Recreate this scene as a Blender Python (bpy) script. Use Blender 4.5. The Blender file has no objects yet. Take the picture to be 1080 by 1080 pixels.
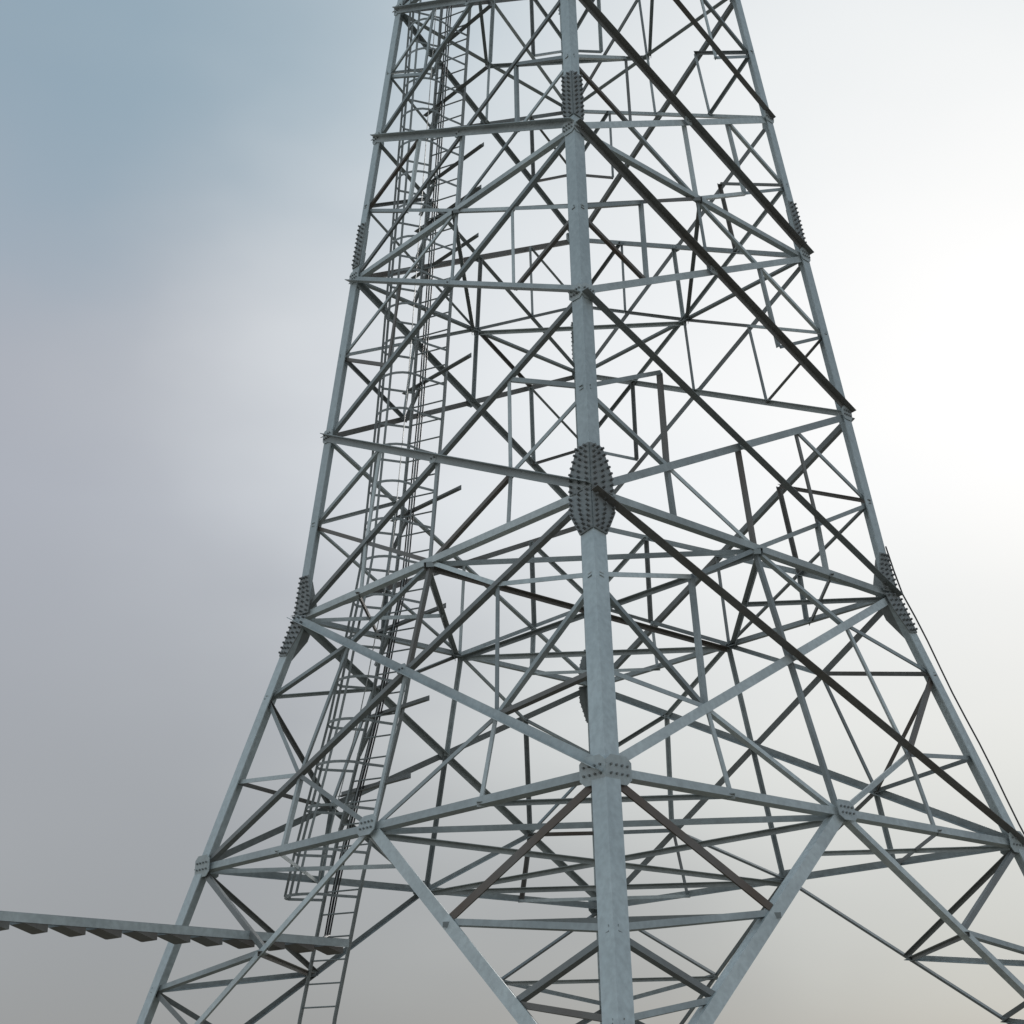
import bpy, bmesh, math, random
from mathutils import Vector, Matrix
random.seed(11)
V=Vector
# ------------------------------------------------------------------ camera
GZ=1.6
F,YAW,PIT,ROL,CX,CY=1498.95,-0.04933,0.39053,-0.02251,-0.18481,-20.24142
Z=[-0.42689,3.09556,6.76375,9.73876,12.64533,15.43605,18.23702,20.95,23.6,26.1,28.5,30.7,32.7]
SL,SU,D2=0.34376,0.12283,4.5
fw=V((math.sin(YAW)*math.cos(PIT),math.cos(YAW)*math.cos(PIT),math.sin(PIT)))
r0=V((math.cos(YAW),-math.sin(YAW),0)); u0=r0.cross(fw)
RR=r0*math.cos(ROL)+u0*math.sin(ROL); UU=-r0*math.sin(ROL)+u0*math.cos(ROL)
CP=V((CX,CY,GZ))
sc=bpy.context.scene
cd=bpy.data.cameras.new('camera'); cam=bpy.data.objects.new('camera',cd); sc.collection.objects.link(cam)
m=Matrix((RR,UU,-fw)).transposed().to_4x4(); m.translation=CP; cam.matrix_world=m
cd.sensor_width=36; cd.lens=F/1080*36; cd.clip_end=3000; sc.camera=cam
def ray(px,py): return (fw+RR*((px-540)/F)+UU*((540-py)/F)).normalized()
def proj(p):
    v=p-CP; dz=v.dot(fw); return 540+F*v.dot(RR)/dz, 540-F*v.dot(UU)/dz
Z=[z+GZ for z in Z]
def hd(z):
    return D2-SU*(z-Z[2]) if z>Z[2] else D2+SL*(Z[2]-z)
# ------------------------------------------------------------------ mesh buffers
class Buf:
    def __init__(s): s.v=[];s.f=[];s.t=[]
    def add(s,vs,fs,tint):
        b=len(s.v); s.v+= [tuple(x) for x in vs]; s.f+=[tuple(b+i for i in f) for f in fs]; s.t+=[tint]*len(vs)
    def obj(s,name,mat,parent=None):
        me=bpy.data.meshes.new(name); me.from_pydata(s.v,[],s.f)
        bm=bmesh.new(); bm.from_mesh(me); bmesh.ops.recalc_face_normals(bm,faces=bm.faces); bm.to_mesh(me); bm.free()
        a=me.attributes.new('tint','FLOAT','POINT')
        a.data.foreach_set('value',s.t)
        me.materials.append(mat)
        o=bpy.data.objects.new(name,me); sc.collection.objects.link(o)
        if parent: o.parent=parent
        return o
def empty(name):
    o=bpy.data.objects.new(name,None); sc.collection.objects.link(o); return o
TB=0.0
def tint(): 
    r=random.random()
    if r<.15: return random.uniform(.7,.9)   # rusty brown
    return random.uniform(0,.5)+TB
def prism(buf,p,q,U,N,prof,tn):
    n=len(prof)
    vs=[p+U*x+N*y for x,y in prof]+[q+U*x+N*y for x,y in prof]
    fs=[(i,(i+1)%n,n+(i+1)%n,n+i) for i in range(n)]
    if n==6: fs+=[(0,1,2,3),(0,3,4,5),(n+3,n+2,n+1,n),(n+5,n+4,n+3,n)]
    else: fs+=[tuple(range(n))[::-1],tuple(range(n,2*n))]
    buf.add(vs,fs,tn)
def angle(buf,p,q,s,n,off=0.0,flip=False,tn=None,t=None):
    a=(q-p).normalized(); N=(n-a*n.dot(a)).normalized(); U=a.cross(N)
    if U.z<0: U=-U
    if flip: U=-U
    t=t or max(.008,s*.1)
    tn=tint() if tn is None else tn
    off+=random.uniform(0,.004)
    p=p+N*off-U*s/2; q=q+N*off-U*s/2
    prism(buf,p,q,U,N,[(0,0),(s,0),(s,t),(t,t),(t,s),(0,s)],tn)
def box(buf,p,q,w,h,n,tn=.2):
    a=(q-p).normalized(); N=(n-a*n.dot(a)).normalized(); U=a.cross(N)
    prism(buf,p,q,U,N,[(-w/2,-h/2),(w/2,-h/2),(w/2,h/2),(-w/2,h/2)],tn)
def tube(buf,pts,r,n=6,tn=.2,closed=False):
    vs=[];fs=[];k=len(pts)
    for i,p in enumerate(pts):
        a=(pts[min(i+1,k-1)]-pts[max(i-1,0)]).normalized()
        ref=V((0,0,1)) if abs(a.z)<.9 else V((1,0,0))
        x=a.cross(ref).normalized(); y=a.cross(x)
        vs+=[p+x*r*math.cos(2*math.pi*j/n)+y*r*math.sin(2*math.pi*j/n) for j in range(n)]
    for i in range(k-1):
        fs+=[(i*n+j,i*n+(j+1)%n,(i+1)*n+(j+1)%n,(i+1)*n+j) for j in range(n)]
    fs+=[tuple(range(n))[::-1],tuple(range((k-1)*n,k*n))]
    buf.add(vs,fs,tn)
def plate(buf,c,U,W,poly,n,t,tn):
    vs=[c+U*x+W*y for x,y in poly]; k=len(poly)
    vs+= [v+n*t for v in vs]
    buf.add(vs,[tuple(range(k))[::-1],tuple(range(k,2*k))]+[(i,(i+1)%k,k+(i+1)%k,k+i) for i in range(k)],tn)
# ------------------------------------------------------------------ materials
def steel(name,light,dark,rust,metal=.15,rough=.5,ts=1.0):
    mt=bpy.data.materials.new(name); mt.use_nodes=True; nt=mt.node_tree; N=nt.nodes; L=nt.links
    b=N['Principled BSDF']; b.inputs['Metallic'].default_value=metal
    at=N.new('ShaderNodeAttribute'); at.attribute_name='tint'
    tc=N.new('ShaderNodeTexCoord')
    n1=N.new('ShaderNodeTexNoise'); n1.inputs['Scale'].default_value=1.1; n1.inputs['Detail'].default_value=5
    n2=N.new('ShaderNodeTexNoise'); n2.inputs['Scale'].default_value=14; n2.inputs['Detail'].default_value=4
    L.new(tc.outputs['Object'],n1.inputs['Vector']); L.new(tc.outputs['Object'],n2.inputs['Vector'])
    cr=N.new('ShaderNodeValToRGB'); e=cr.color_ramp.elements
    e[0].position=0; e[0].color=(*light,1); e[1].position=1; e[1].color=(*rust,1)
    m1=cr.color_ramp.elements.new(.45); m1.color=(*dark,1)
    m2=cr.color_ramp.elements.new(.72); m2.color=(*[.5*a+.5*c for a,c in zip(dark,rust)],1)
    ad=N.new('ShaderNodeMath'); ad.operation='MULTIPLY_ADD'; L.new(n1.outputs['Fac'],ad.inputs[0]); ad.inputs[1].default_value=.45
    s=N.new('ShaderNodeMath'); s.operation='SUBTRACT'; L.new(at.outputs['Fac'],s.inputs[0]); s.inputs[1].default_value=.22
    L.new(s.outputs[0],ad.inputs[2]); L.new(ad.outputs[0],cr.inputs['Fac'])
    mx=N.new('ShaderNodeMix'); mx.data_type='RGBA'; mx.blend_type='MULTIPLY'; mx.inputs['Factor'].default_value=.5
    L.new(cr.outputs['Color'],mx.inputs['A'])
    mr=N.new('ShaderNodeMapRange'); L.new(n2.outputs['Fac'],mr.inputs['Value']); mr.inputs['From Min'].default_value=.3; mr.inputs['From Max'].default_value=.7; mr.inputs['To Min'].default_value=.7; mr.inputs['To Max'].default_value=1.2
    L.new(mr.outputs[0],mx.inputs['B'])
    L.new(mx.outputs['Result'],b.inputs['Base Color'])
    rr=N.new('ShaderNodeMapRange'); L.new(n2.outputs['Fac'],rr.inputs['Value']); rr.inputs['To Min'].default_value=rough-.15; rr.inputs['To Max'].default_value=rough+.2
    L.new(rr.outputs[0],b.inputs['Roughness'])
    return mt
galv=steel('galvanised_steel',(.54,.585,.59),(.22,.245,.25),(.10,.068,.048))
legm=steel('galvanised_leg_steel',(.50,.555,.57),(.34,.39,.41),(.16,.13,.10))
boltm=steel('bolt_steel',(.22,.23,.23),(.13,.13,.13),(.08,.06,.05))
platem=steel('plate_steel',(.46,.51,.52),(.22,.235,.235),(.13,.105,.085))
ladm=steel('ladder_steel',(.32,.35,.35),(.18,.19,.19),(.10,.08,.06))
def simple(name,c,r=.6,scale=8,amp=.35):
    mt=bpy.data.materials.new(name); mt.use_nodes=True; nt=mt.node_tree;N=nt.nodes;L=nt.links;b=N['Principled BSDF']
    n=N.new('ShaderNodeTexNoise'); n.inputs['Scale'].default_value=scale; n.inputs['Detail'].default_value=8
    tc=N.new('ShaderNodeTexCoord'); L.new(tc.outputs['Object'],n.inputs['Vector'])
    cr=N.new('ShaderNodeValToRGB'); cr.color_ramp.elements[0].position=.3; cr.color_ramp.elements[1].position=.7
    cr.color_ramp.elements[0].color=(*[x*(1-amp) for x in c],1); cr.color_ramp.elements[1].color=(*[x*(1+amp) for x in c],1)
    L.new(n.outputs['Fac'],cr.inputs['Fac']); L.new(cr.outputs['Color'],b.inputs['Base Color']); b.inputs['Roughness'].default_value=r
    return mt
cablem=simple('black_cable_rubber',(.03,.03,.032),.5)
concm=simple('concrete',(.32,.31,.29),.9,5,.25)
grm=simple('dry_earth',(.19,.175,.14),.95,.25,.35)
# ------------------------------------------------------------------ tower
tower=empty('lattice_tower')
legs=Buf();main=Buf();red=Buf();plates=Buf();bolts=Buf();plan=Buf()
CN=[V((0,-1,0)),V((1,0,0)),V((0,1,0)),V((-1,0,0))]  # F R B L
def corner(k,z): return CN[k%4]*hd(z)+V((0,0,z))
ZT=Z[-1]
def hexbolt(p,n,r=.017,h=.03,tn=.3):
    ref=V((0,0,1)); x=n.cross(ref).normalized(); y=n.cross(x)
    vs=[p+x*r*math.cos(j*math.pi/3)+y*r*math.sin(j*math.pi/3) for j in range(6)]
    vs+=[v+n*h for v in vs]
    bolts.add(vs,[tuple(range(6))[::-1],tuple(range(6,12))]+[(i,(i+1)%6,6+(i+1)%6,6+i) for i in range(6)],tn)
def legseg(k,z1,z2,s,tn):
    p,q=corner(k,z1),corner(k,z2); a=(q-p).normalized()
    for1=(CN[(k+1)%4]-CN[k]).normalized(); for2=(CN[(k-1)%4]-CN[k]).normalized()
    t=.018
    prism(legs,p,q,(for1-a*for1.dot(a)).normalized(),(for2-a*for2.dot(a)).normalized(),[(0,0),(s,0),(s,t),(t,t),(t,s),(0,s)],tn)
for k in range(4):
    legseg(k,.35,Z[2],.205,.12); legseg(k,Z[2],Z[4]+.6,.19,.3); legseg(k,Z[4]+.6,Z[7],.165,.22); legseg(k,Z[7],ZT,.13,.1)
def splice(k,zc,half,wm,we,rows,lower=None):
    for sgn in (1,-1):
        h=(CN[(k+sgn)%4]-CN[k]).normalized()
        nrm=(CN[k]+CN[(k+sgn)%4]).normalized()
        for part in (0,1):
            z1,z2=(zc-half,zc) if part==0 else (zc,zc+half)
            p,q=corner(k,z1),corner(k,z2); a=(q-p).normalized(); u=(h-a*h.dot(a)).normalized(); n=u.cross(a)
            if n.dot(nrm)<0: n=-n
            ln=(q-p).length
            if part==0: poly=[(0.0,0),(we,0),(wm,ln*.6),(wm,ln),(0.0,ln)]
            else: poly=[(0.0,0),(wm,0),(wm,ln*.4),(we,ln),(0.0,ln)]
            c=p+n*.003
            plate(plates,c,u,a,poly,n,.016,.45)
            for r in range(rows):
                f=(r+.5)/rows*ln
                ww=we+(wm-we)*(min(1,f/ln/.6) if part==0 else min(1,(1-f/ln)/.6))
                nc=3 if wm>.25 else 2
                for c_ in range(nc):
                    x=.045+(ww-.085)*c_/(nc-1)
                    hexbolt(p+u*x+a*f+n*.019,n,.016,.045)
for k in range(4):
    splice(k,Z[2]+.02,.62,.36,.21,8)
    splice(k,Z[4]+.62,.42,.19,.185,5)
    splice(k,Z[7]-.2,.35,.17,.16,4)
def gusset(c,n,u,w,h,nb=3,rows=2,tn=.2):
    up=n.cross(u).normalized()
    if up.z<0: up=-up
    plate(plates,c,u,up,[(-w/2,-h*.3),(-w*.3,-h/2),(w*.3,-h/2),(w/2,-h*.3),(w/2,h*.3),(w*.3,h/2),(-w*.3,h/2),(-w/2,h*.3)],n,.012,tn)
    for i in range(nb):
        for j in range(rows):
            hexbolt(c+u*((i+.5)/nb-.5)*w*.85+up*((j+.5)/rows-.5)*h*.6+n*.012,n,.013,.022,.1)
def lerp(a,b,t): return a+(b-a)*t
RING={1,2,4,6,8,10,12}
def inter(a,b,c,d):
    wb=(a-c).length; wt=(b-d).length
    return lerp(a,b,wb/(wb+wt))
for k in range(4):
    k2=(k+1)%4
    out=(CN[k]+CN[k2]).normalized(); hu=(CN[k2]-CN[k]).normalized()
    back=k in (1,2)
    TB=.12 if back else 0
    def nin(i):
        p,q,r=corner(k,Z[i]),corner(k2,Z[i]),corner(k,Z[i]+1)
        n=(q-p).cross(r-p).normalized()
        return n if n.dot(out)<0 else -n
    for i in sorted(RING):
        A,B=corner(k,Z[i]),corner(k2,Z[i]); n=nin(i)
        s=.1 if i<=2 else .085
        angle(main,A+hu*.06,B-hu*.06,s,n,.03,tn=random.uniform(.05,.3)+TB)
    A0,B0,A1,B1=corner(k,Z[0]),corner(k2,Z[0]),corner(k,Z[1]),corner(k2,Z[1]); M=(A1+B1)/2; n=nin(0)
    for P,Q,kk in ((A0,A1,k),(B0,B1,k2)):
        ws=.15 if kk==0 else (.065 if back else .09)
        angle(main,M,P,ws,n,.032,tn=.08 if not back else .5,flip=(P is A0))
        q1,q2,q3=lerp(M,P,.37),lerp(M,P,.63),lerp(M,P,.83)
        p1,p2,p3=lerp(Q,P,.46),lerp(Q,P,.7),lerp(Q,P,.88)
        angle(red,Q,q1,.11 if kk==0 else .07,n,.05,tn=.95 if kk==0 else .6,flip=True)
        angle(red,q1,p1,.07,n,.055,tn=.3); angle(red,p1,q2,.07,n,.06,tn=.6); angle(red,q2,p2,.06,n,.065); angle(red,p2,q3,.06,n,.07)
    gusset(M-n*.02,-n,hu,.34,.26,4,2)
    for i in range(1,12):
        A0,B0,A1,B1=corner(k,Z[i]),corner(k2,Z[i]),corner(k,Z[i+1]),corner(k2,Z[i+1])
        C=inter(A0,B1,B0,A1); n=nin(i)
        s=.115 if i==1 else (.105 if i<5 else .09)
        if back: s*=.85
        # left-hand front face: the diagonals rising to the front leg are light sections
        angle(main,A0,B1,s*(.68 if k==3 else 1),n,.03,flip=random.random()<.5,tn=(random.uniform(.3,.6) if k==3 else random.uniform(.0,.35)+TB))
        angle(main,B0,A1,s,-n,.008,flip=random.random()<.5,tn=(random.uniform(.2,.5) if k==3 else random.uniform(.5,.8)))  # except on the left front face, darker tint paints in shaded undersides
        rs=.062 if i<=2 else .055
        R=lambda a,b,ss=rs: angle(red,a,b,ss,n,.05+random.random()*.02,flip=random.random()<.5)
        DA,DB=lerp(A0,C,.5),lerp(B0,C,.5); UA,UB=lerp(A1,C,.5),lerp(B1,C,.5)
        if i==1:
            for lo,hi,D,U in ((A0,A1,DA,UA),(B0,B1,DB,UB)):
                pu,pl=lerp(hi,lo,1/3),lerp(hi,lo,2/3)
                R(pu,U);R(pu,D);R(pl,D);R(U,D)
        else:
            for lo,hi,D,U in ((A0,A1,DA,UA),(B0,B1,DB,UB)):
                mm=lerp(hi,lo,.5); R(mm,U);R(mm,D);R(U,D)
        if i in RING:
            Mr=(A0+B0)/2; R(C,Mr)
            if i<5: R(DA,Mr); R(DB,Mr)
            if i<=2:
                R(DA,lerp(A0,B0,.25)); R(DB,lerp(A0,B0,.75))
        if i+1 in RING:
            Mr=(A1+B1)/2; R(C,Mr)
            if i<5: R(UA,Mr); R(UB,Mr)
        gusset(C-n*.012,-n,hu,.15,.15,2,1)
for k in range(4):
    for sg in (1,-1):
        h=(CN[(k+sg)%4]-CN[k]).normalized(); o=(CN[k]+CN[(k+sg)%4]).normalized()
        for i in (1,3,4,5,6):
            w=.38 if i==1 else .24
            p=corner(k,Z[i])+o*.012+h*(w/2-.02)
            gusset(p,o,h,w,.3 if i==1 else .22,4,2,.1)  # pale tint paints the light falling on the leg gussets into their colour
# diaphragms
up=V((0,0,1)); TB=.1
for i in sorted(RING):
    c=[corner(k,Z[i]) for k in range(4)]; mm=[(c[k]+c[(k+1)%4])/2 for k in range(4)]
    for k in range(4):
        angle(plan,mm[k],mm[(k+1)%4],.075 if i<3 else .06,-up,.01+.009*k)
        if i<=2:
            q=(mm[k]+mm[(k+1)%4])/2
            angle(plan,c[(k+1)%4],q,.06,-up,.03)
            if k!=0 or i==1: angle(plan,lerp(c[k],c[(k+1)%4],.25),lerp(c[k],c[(k-1)%4],.25),.055,-up,.02)
    if i<=2:
        angle(plan,mm[0],mm[2],.07,-up,.05); angle(plan,mm[1],mm[3],.07,-up,.065)
for k in range(4):
    A=corner(k,Z[0]); mL=(corner(k,Z[1])+corner(k-1,Z[1]))/2; mR=(corner(k,Z[1])+corner(k+1,Z[1]))/2
    angle(plan,lerp(mL,A,.37),lerp(mR,A,.37),.06,-up,.02)
for b,nm,mt in ((legs,'legs',legm),(main,'main_bracing',galv),(red,'secondary_bracing',galv),(plan,'plan_bracing',galv),(plates,'gusset_plates',platem),(bolts,'bolts',boltm)):
    b.obj(nm,mt,tower)
# earthing cable clipped close outside the right-hand leg
gc=Buf(); pts=[]
for j in range(25):
    z=(Z[2]+.75)*(1-j/24)+.02
    o=.02+.07*min(1,(Z[2]+.75-z)/.8)
    pts.append(corner(1,z)+V((o,0.03*math.sin(j*1.3),0)))
tube(gc,pts,.012,6)
gc.obj('earthing_cable',cablem,tower)
# ------------------------------------------------------------------ ladder
lad=empty('caged_ladder'); lb=Buf(); cb=Buf()
LP=[(0.0,-4.62),(GZ+1,-4.24),(GZ+3.2,-3.78),(GZ+5.5,-3.2),(GZ+7.5,-2.81),(GZ+10.5,-2.55),(GZ+18.2,-2.02),(GZ+30,-1.05)]
def lx(z):
    for (a,xa),(b,xb) in zip(LP,LP[1:]):
        if z<=b: return xa+(xb-xa)*(z-a)/(b-a)
    return LP[-1][1]
def lpos(z): 
    x=lx(z); off=hd(z)+x
    return V((x,off-.95,z))
W=V((.92,-.39,0)).normalized(); Cg=V((-.39,-.92,0)).normalized()
hw=.3
zs=[0.0+.45*i for i in range(66)]
for sg in (-1,1):
    for a,b in zip(zs,zs[1:]): box(lb,lpos(a)+W*hw*sg,lpos(b)+W*hw*sg,.026,.065,Cg,.25)
z=.3
while z<29.5:
    tube(lb,[lpos(z)-W*hw,lpos(z)+W*hw],.013,6,.2); z+=.32
z=GZ+2.75; rad=.38; hoops=[]
def hoop(z,r=rad):
    c=lpos(z)+Cg*.38-W*.28
    return [lpos(z)-W*hw]+[c+W*r*math.cos(t)+Cg*r*math.sin(t) for t in [math.pi-math.pi*j/12*1.0 for j in range(13)]]+[lpos(z)+W*hw]
while z<29:
    h=hoop(z)
    for a,b in zip(h,h[1:]): box(lb,a,b,.04,.008,(lpos(z)+Cg*.42-(a+b)/2),.2)
    hoops.append(h); z+=.62
for idx in (1,4,7,10,13):
    for h1,h2 in zip(hoops,hoops[1:]): box(lb,h1[idx],h2[idx],.04,.008,(h1[7]-h1[idx]) if idx!=7 else Cg,.25)
def zfor(py):
    a,b=0,28
    for _ in range(40):
        c=(a+b)/2
        if proj(lpos(c)+V((.75,-.75,0)))[1]>py:a=c
        else:b=c
    return a
for py in (820,738,640,515,375,248,197,152,70,5,-80,-170):
    zz=zfor(py); p=lpos(zz)
    angle(lb,p+V((-.5,.5,0)),p+V((.72,-.72,0)),.08,V((0,0,1)),.0,tn=.5)
    angle(lb,p+V((-.2,.2,-.0)),p+V((-.5,.5,-.5)),.05,V((1,1,0)),.0,tn=.3)
# ------------------------------------------------------------------ cable tray
tr=empty('cable_tray'); tb=Buf()
zt=GZ+2.0
r=ray(368,995); E=CP+r*((zt-CP.z)/r.z)
r=ray(0,966); S=CP+r*((zt-CP.z)/r.z)
dr=(S-E).normalized(); S2=S+dr*5
sd=V((-dr.y,dr.x,0)); 
if sd.y<0: sd=-sd
box(tb,E,S2,.10,.01,sd,.15); 
box(tb,E+V((0,0,.052))+sd*.03,S2+V((0,0,.052))+sd*.03,.01,.06,sd,.3)
box(tb,E+sd*.3,S2+sd*.3,.1,.01,sd,.3)
L_=(S2-E).length; t=.25
while t<L_:
    c=E+dr*t
    plate(tb,c+V((0,0,-.053)),-dr,V((0,0,1)),[(-.16,0),(.12,-.085),(.15,-.085),(.15,0)],sd,.3,.8)
    t+=.5+random.uniform(-.02,.02)
for o_ in (0,.3):
    box(tb,S2-dr*.3+sd*o_+V((0,0,-.07)),V((*(S2-dr*.3+sd*o_).xy,0)),.08,.08,sd,.2)
tb.obj('tray_rails_and_brackets',galv,tr)
for j in range(3):
    pts=[S2+sd*(.1+.05*j)+V((0,0,-.02)),E+dr*.5+sd*(.1+.05*j)+V((0,0,-.02)),lpos(zt+.25)-Cg*.06+W*(-.2+.04*j)]
    pts+=[lpos(a)-Cg*.06+W*(-.22+.045*j) for a in zs if a>zt+.5]
    tube(cb,pts,.013+.004*(j%2),6,.2)
lb.obj('rails_rungs_and_cage',ladm,lad); cb.obj('feeder_cables',cablem,lad)
# ------------------------------------------------------------------ footings + ground
for k in range(4):
    b=Buf(); c=CN[k]*hd(.35)
    pl=[(-.5,-.5),(.5,-.5),(.5,.5),(-.5,.5)]
    vs=[V((c.x+x,c.y+y,-.1)) for x,y in pl]+[V((c.x+x,c.y+y,.32)) for x,y in pl]+[V((c.x+x*.92,c.y+y*.92,.36)) for x,y in pl]
    b.add(vs,[(0,1,5,4),(1,2,6,5),(2,3,7,6),(3,0,4,7),(4,5,9,8),(5,6,10,9),(6,7,11,10),(7,4,8,11),(8,9,10,11)],0)
    b.obj('concrete_footing',concm)
b=Buf(); n=60; R_=1500
vs=[];fs=[]
for i in range(n+1):
    for j in range(n+1):
        x=((i/n*2-1)**3)*R_; y=((j/n*2-1)**3)*R_; rr=math.hypot(x,y)
        vs.append(V((x,y,0 if rr<30 else math.sin(x*.011)*math.cos(y*.013)*min(3,(rr-30)*.01))))
for i in range(n):
    for j in range(n):
        a=i*(n+1)+j; fs.append((a,a+1,a+n+2,a+n+1))
b.add(vs,fs,0); b.obj('ground',grm)
# ------------------------------------------------------------------ sky / sun
sd_=ray(1130,330)
el=math.asin(sd_.z); az=math.atan2(sd_.x,sd_.y)
w=bpy.data.worlds.new('World'); sc.world=w; w.use_nodes=True; nt=w.node_tree;N=nt.nodes;L=nt.links
for x in list(N): N.remove(x)
out=N.new('ShaderNodeOutputWorld')
sky=N.new('ShaderNodeTexSky'); sky.sky_type='NISHITA'; sky.sun_disc=False; sky.sun_elevation=el; sky.sun_rotation=az; sky.dust_density=1; sky.air_density=1.0
bg1=N.new('ShaderNodeBackground'); bg1.inputs['Strength'].default_value=.08; L.new(sky.outputs[0],bg1.inputs['Color'])
tc=N.new('ShaderNodeTexCoord')
dt=N.new('ShaderNodeVectorMath'); dt.operation='DOT_PRODUCT'; L.new(tc.outputs['Generated'],dt.inputs[0]); dt.inputs[1].default_value=sd_
ac=N.new('ShaderNodeMath'); ac.operation='ARCCOSINE'; L.new(dt.outputs['Value'],ac.inputs[0])
mp=N.new('ShaderNodeMapping'); mp.inputs['Scale'].default_value=(1,1,1.9); mp.inputs['Location'].default_value=(.4,.2,.1); L.new(tc.outputs['Generated'],mp.inputs['Vector'])
nz=N.new('ShaderNodeTexNoise'); nz.inputs['Scale'].default_value=3.4; nz.inputs['Detail'].default_value=4; nz.inputs['Roughness'].default_value=.4; L.new(mp.outputs[0],nz.inputs['Vector'])
dv=N.new('ShaderNodeMath'); dv.operation='MULTIPLY_ADD'; L.new(ac.outputs[0],dv.inputs[0]); dv.inputs[1].default_value=1/math.radians(120)
nm=N.new('ShaderNodeMath'); nm.operation='MULTIPLY_ADD'; L.new(nz.outputs['Fac'],nm.inputs[0]); nm.inputs[1].default_value=.16; nm.inputs[2].default_value=-.08
L.new(nm.outputs[0],dv.inputs[2])
cr=N.new('ShaderNodeValToRGB'); cr.color_ramp.interpolation='B_SPLINE'
def s2l(c): return tuple(((x/255+.055)/1.055)**2.4 if x/255>.04 else x/255/12.92 for x in c)
st=[(0,(255,255,255)),(.06,(251,252,252)),(.13,(240,243,245)),(.19,(227,231,234)),(.24,(204,208,213)),(.29,(182,186,193)),(.36,(170,174,183)),(.5,(187,191,199)),(.7,(220,224,230)),(1,(230,235,240))]
els=cr.color_ramp.elements
els[0].position=0; els[0].color=(*s2l(st[0][1]),1); els[1].position=1; els[1].color=(*s2l(st[-1][1]),1)
for p,c in st[1:-1]:
    e=els.new(p); e.color=(*s2l(c),1)
L.new(dv.outputs[0],cr.inputs['Fac'])
sx=N.new('ShaderNodeSeparateXYZ'); L.new(tc.outputs['Generated'],sx.inputs[0])
er=N.new('ShaderNodeValToRGB'); L.new(sx.outputs['Z'],er.inputs['Fac'])
ee=er.color_ramp.elements; ee[0].position=.03; ee[0].color=(.70,.685,.64,1); ee[1].position=.62; ee[1].color=(.95,.96,.96,1)
e=ee.new(.20); e.color=(.86,.85,.81,1)
e=ee.new(.38); e.color=(1,1,1,1)
e=ee.new(.50); e.color=(1,1,1,1)
mu=N.new('ShaderNodeMix'); mu.data_type='RGBA'; mu.blend_type='MULTIPLY'; mu.inputs['Factor'].default_value=1
L.new(cr.outputs['Color'],mu.inputs['A']); L.new(er.outputs['Color'],mu.inputs['B'])
f1=N.new('ShaderNodeMapRange'); f1.interpolation_type='SMOOTHSTEP'; 
az_=N.new('ShaderNodeMath'); az_.operation='MULTIPLY_ADD'; L.new(nz.outputs['Fac'],az_.inputs[0]); az_.inputs[1].default_value=.25; L.new(sx.outputs['Z'],az_.inputs[2])
L.new(az_.outputs[0],f1.inputs['Value']); f1.inputs['From Min'].default_value=.54; f1.inputs['From Max'].default_value=.80
f2=N.new('ShaderNodeMapRange'); f2.interpolation_type='SMOOTHSTEP'; L.new(dv.outputs[0],f2.inputs['Value']); f2.inputs['From Min'].default_value=.15; f2.inputs['From Max'].default_value=.34
fm=N.new('ShaderNodeMath'); fm.operation='MULTIPLY'; L.new(f1.outputs[0],fm.inputs[0]); L.new(f2.outputs[0],fm.inputs[1])
mb=N.new('ShaderNodeMix'); mb.data_type='RGBA'; mb.blend_type='MULTIPLY'; L.new(fm.outputs[0],mb.inputs['Factor']); L.new(mu.outputs['Result'],mb.inputs['A']); mb.inputs['B'].default_value=(.73,.92,1.0,1)
bg2=N.new('ShaderNodeBackground'); L.new(mb.outputs['Result'],bg2.inputs['Color'])
mx=N.new('ShaderNodeMixShader'); mx.inputs[0].default_value=.94; L.new(bg1.outputs[0],mx.inputs[1]); L.new(bg2.outputs[0],mx.inputs[2]); L.new(mx.outputs[0],out.inputs['Surface'])
sl=bpy.data.lights.new('sun','SUN'); sl.energy=1.3; sl.angle=math.radians(12); sl.color=(1,.96,.91)
so=bpy.data.objects.new('sun',sl); sc.collection.objects.link(so); so.rotation_euler=sd_.to_track_quat('Z','Y').to_euler(); so.location=(20,20,40)
sc.view_settings.view_transform='Standard'; sc.view_settings.look='None'; sc.view_settings.exposure=0
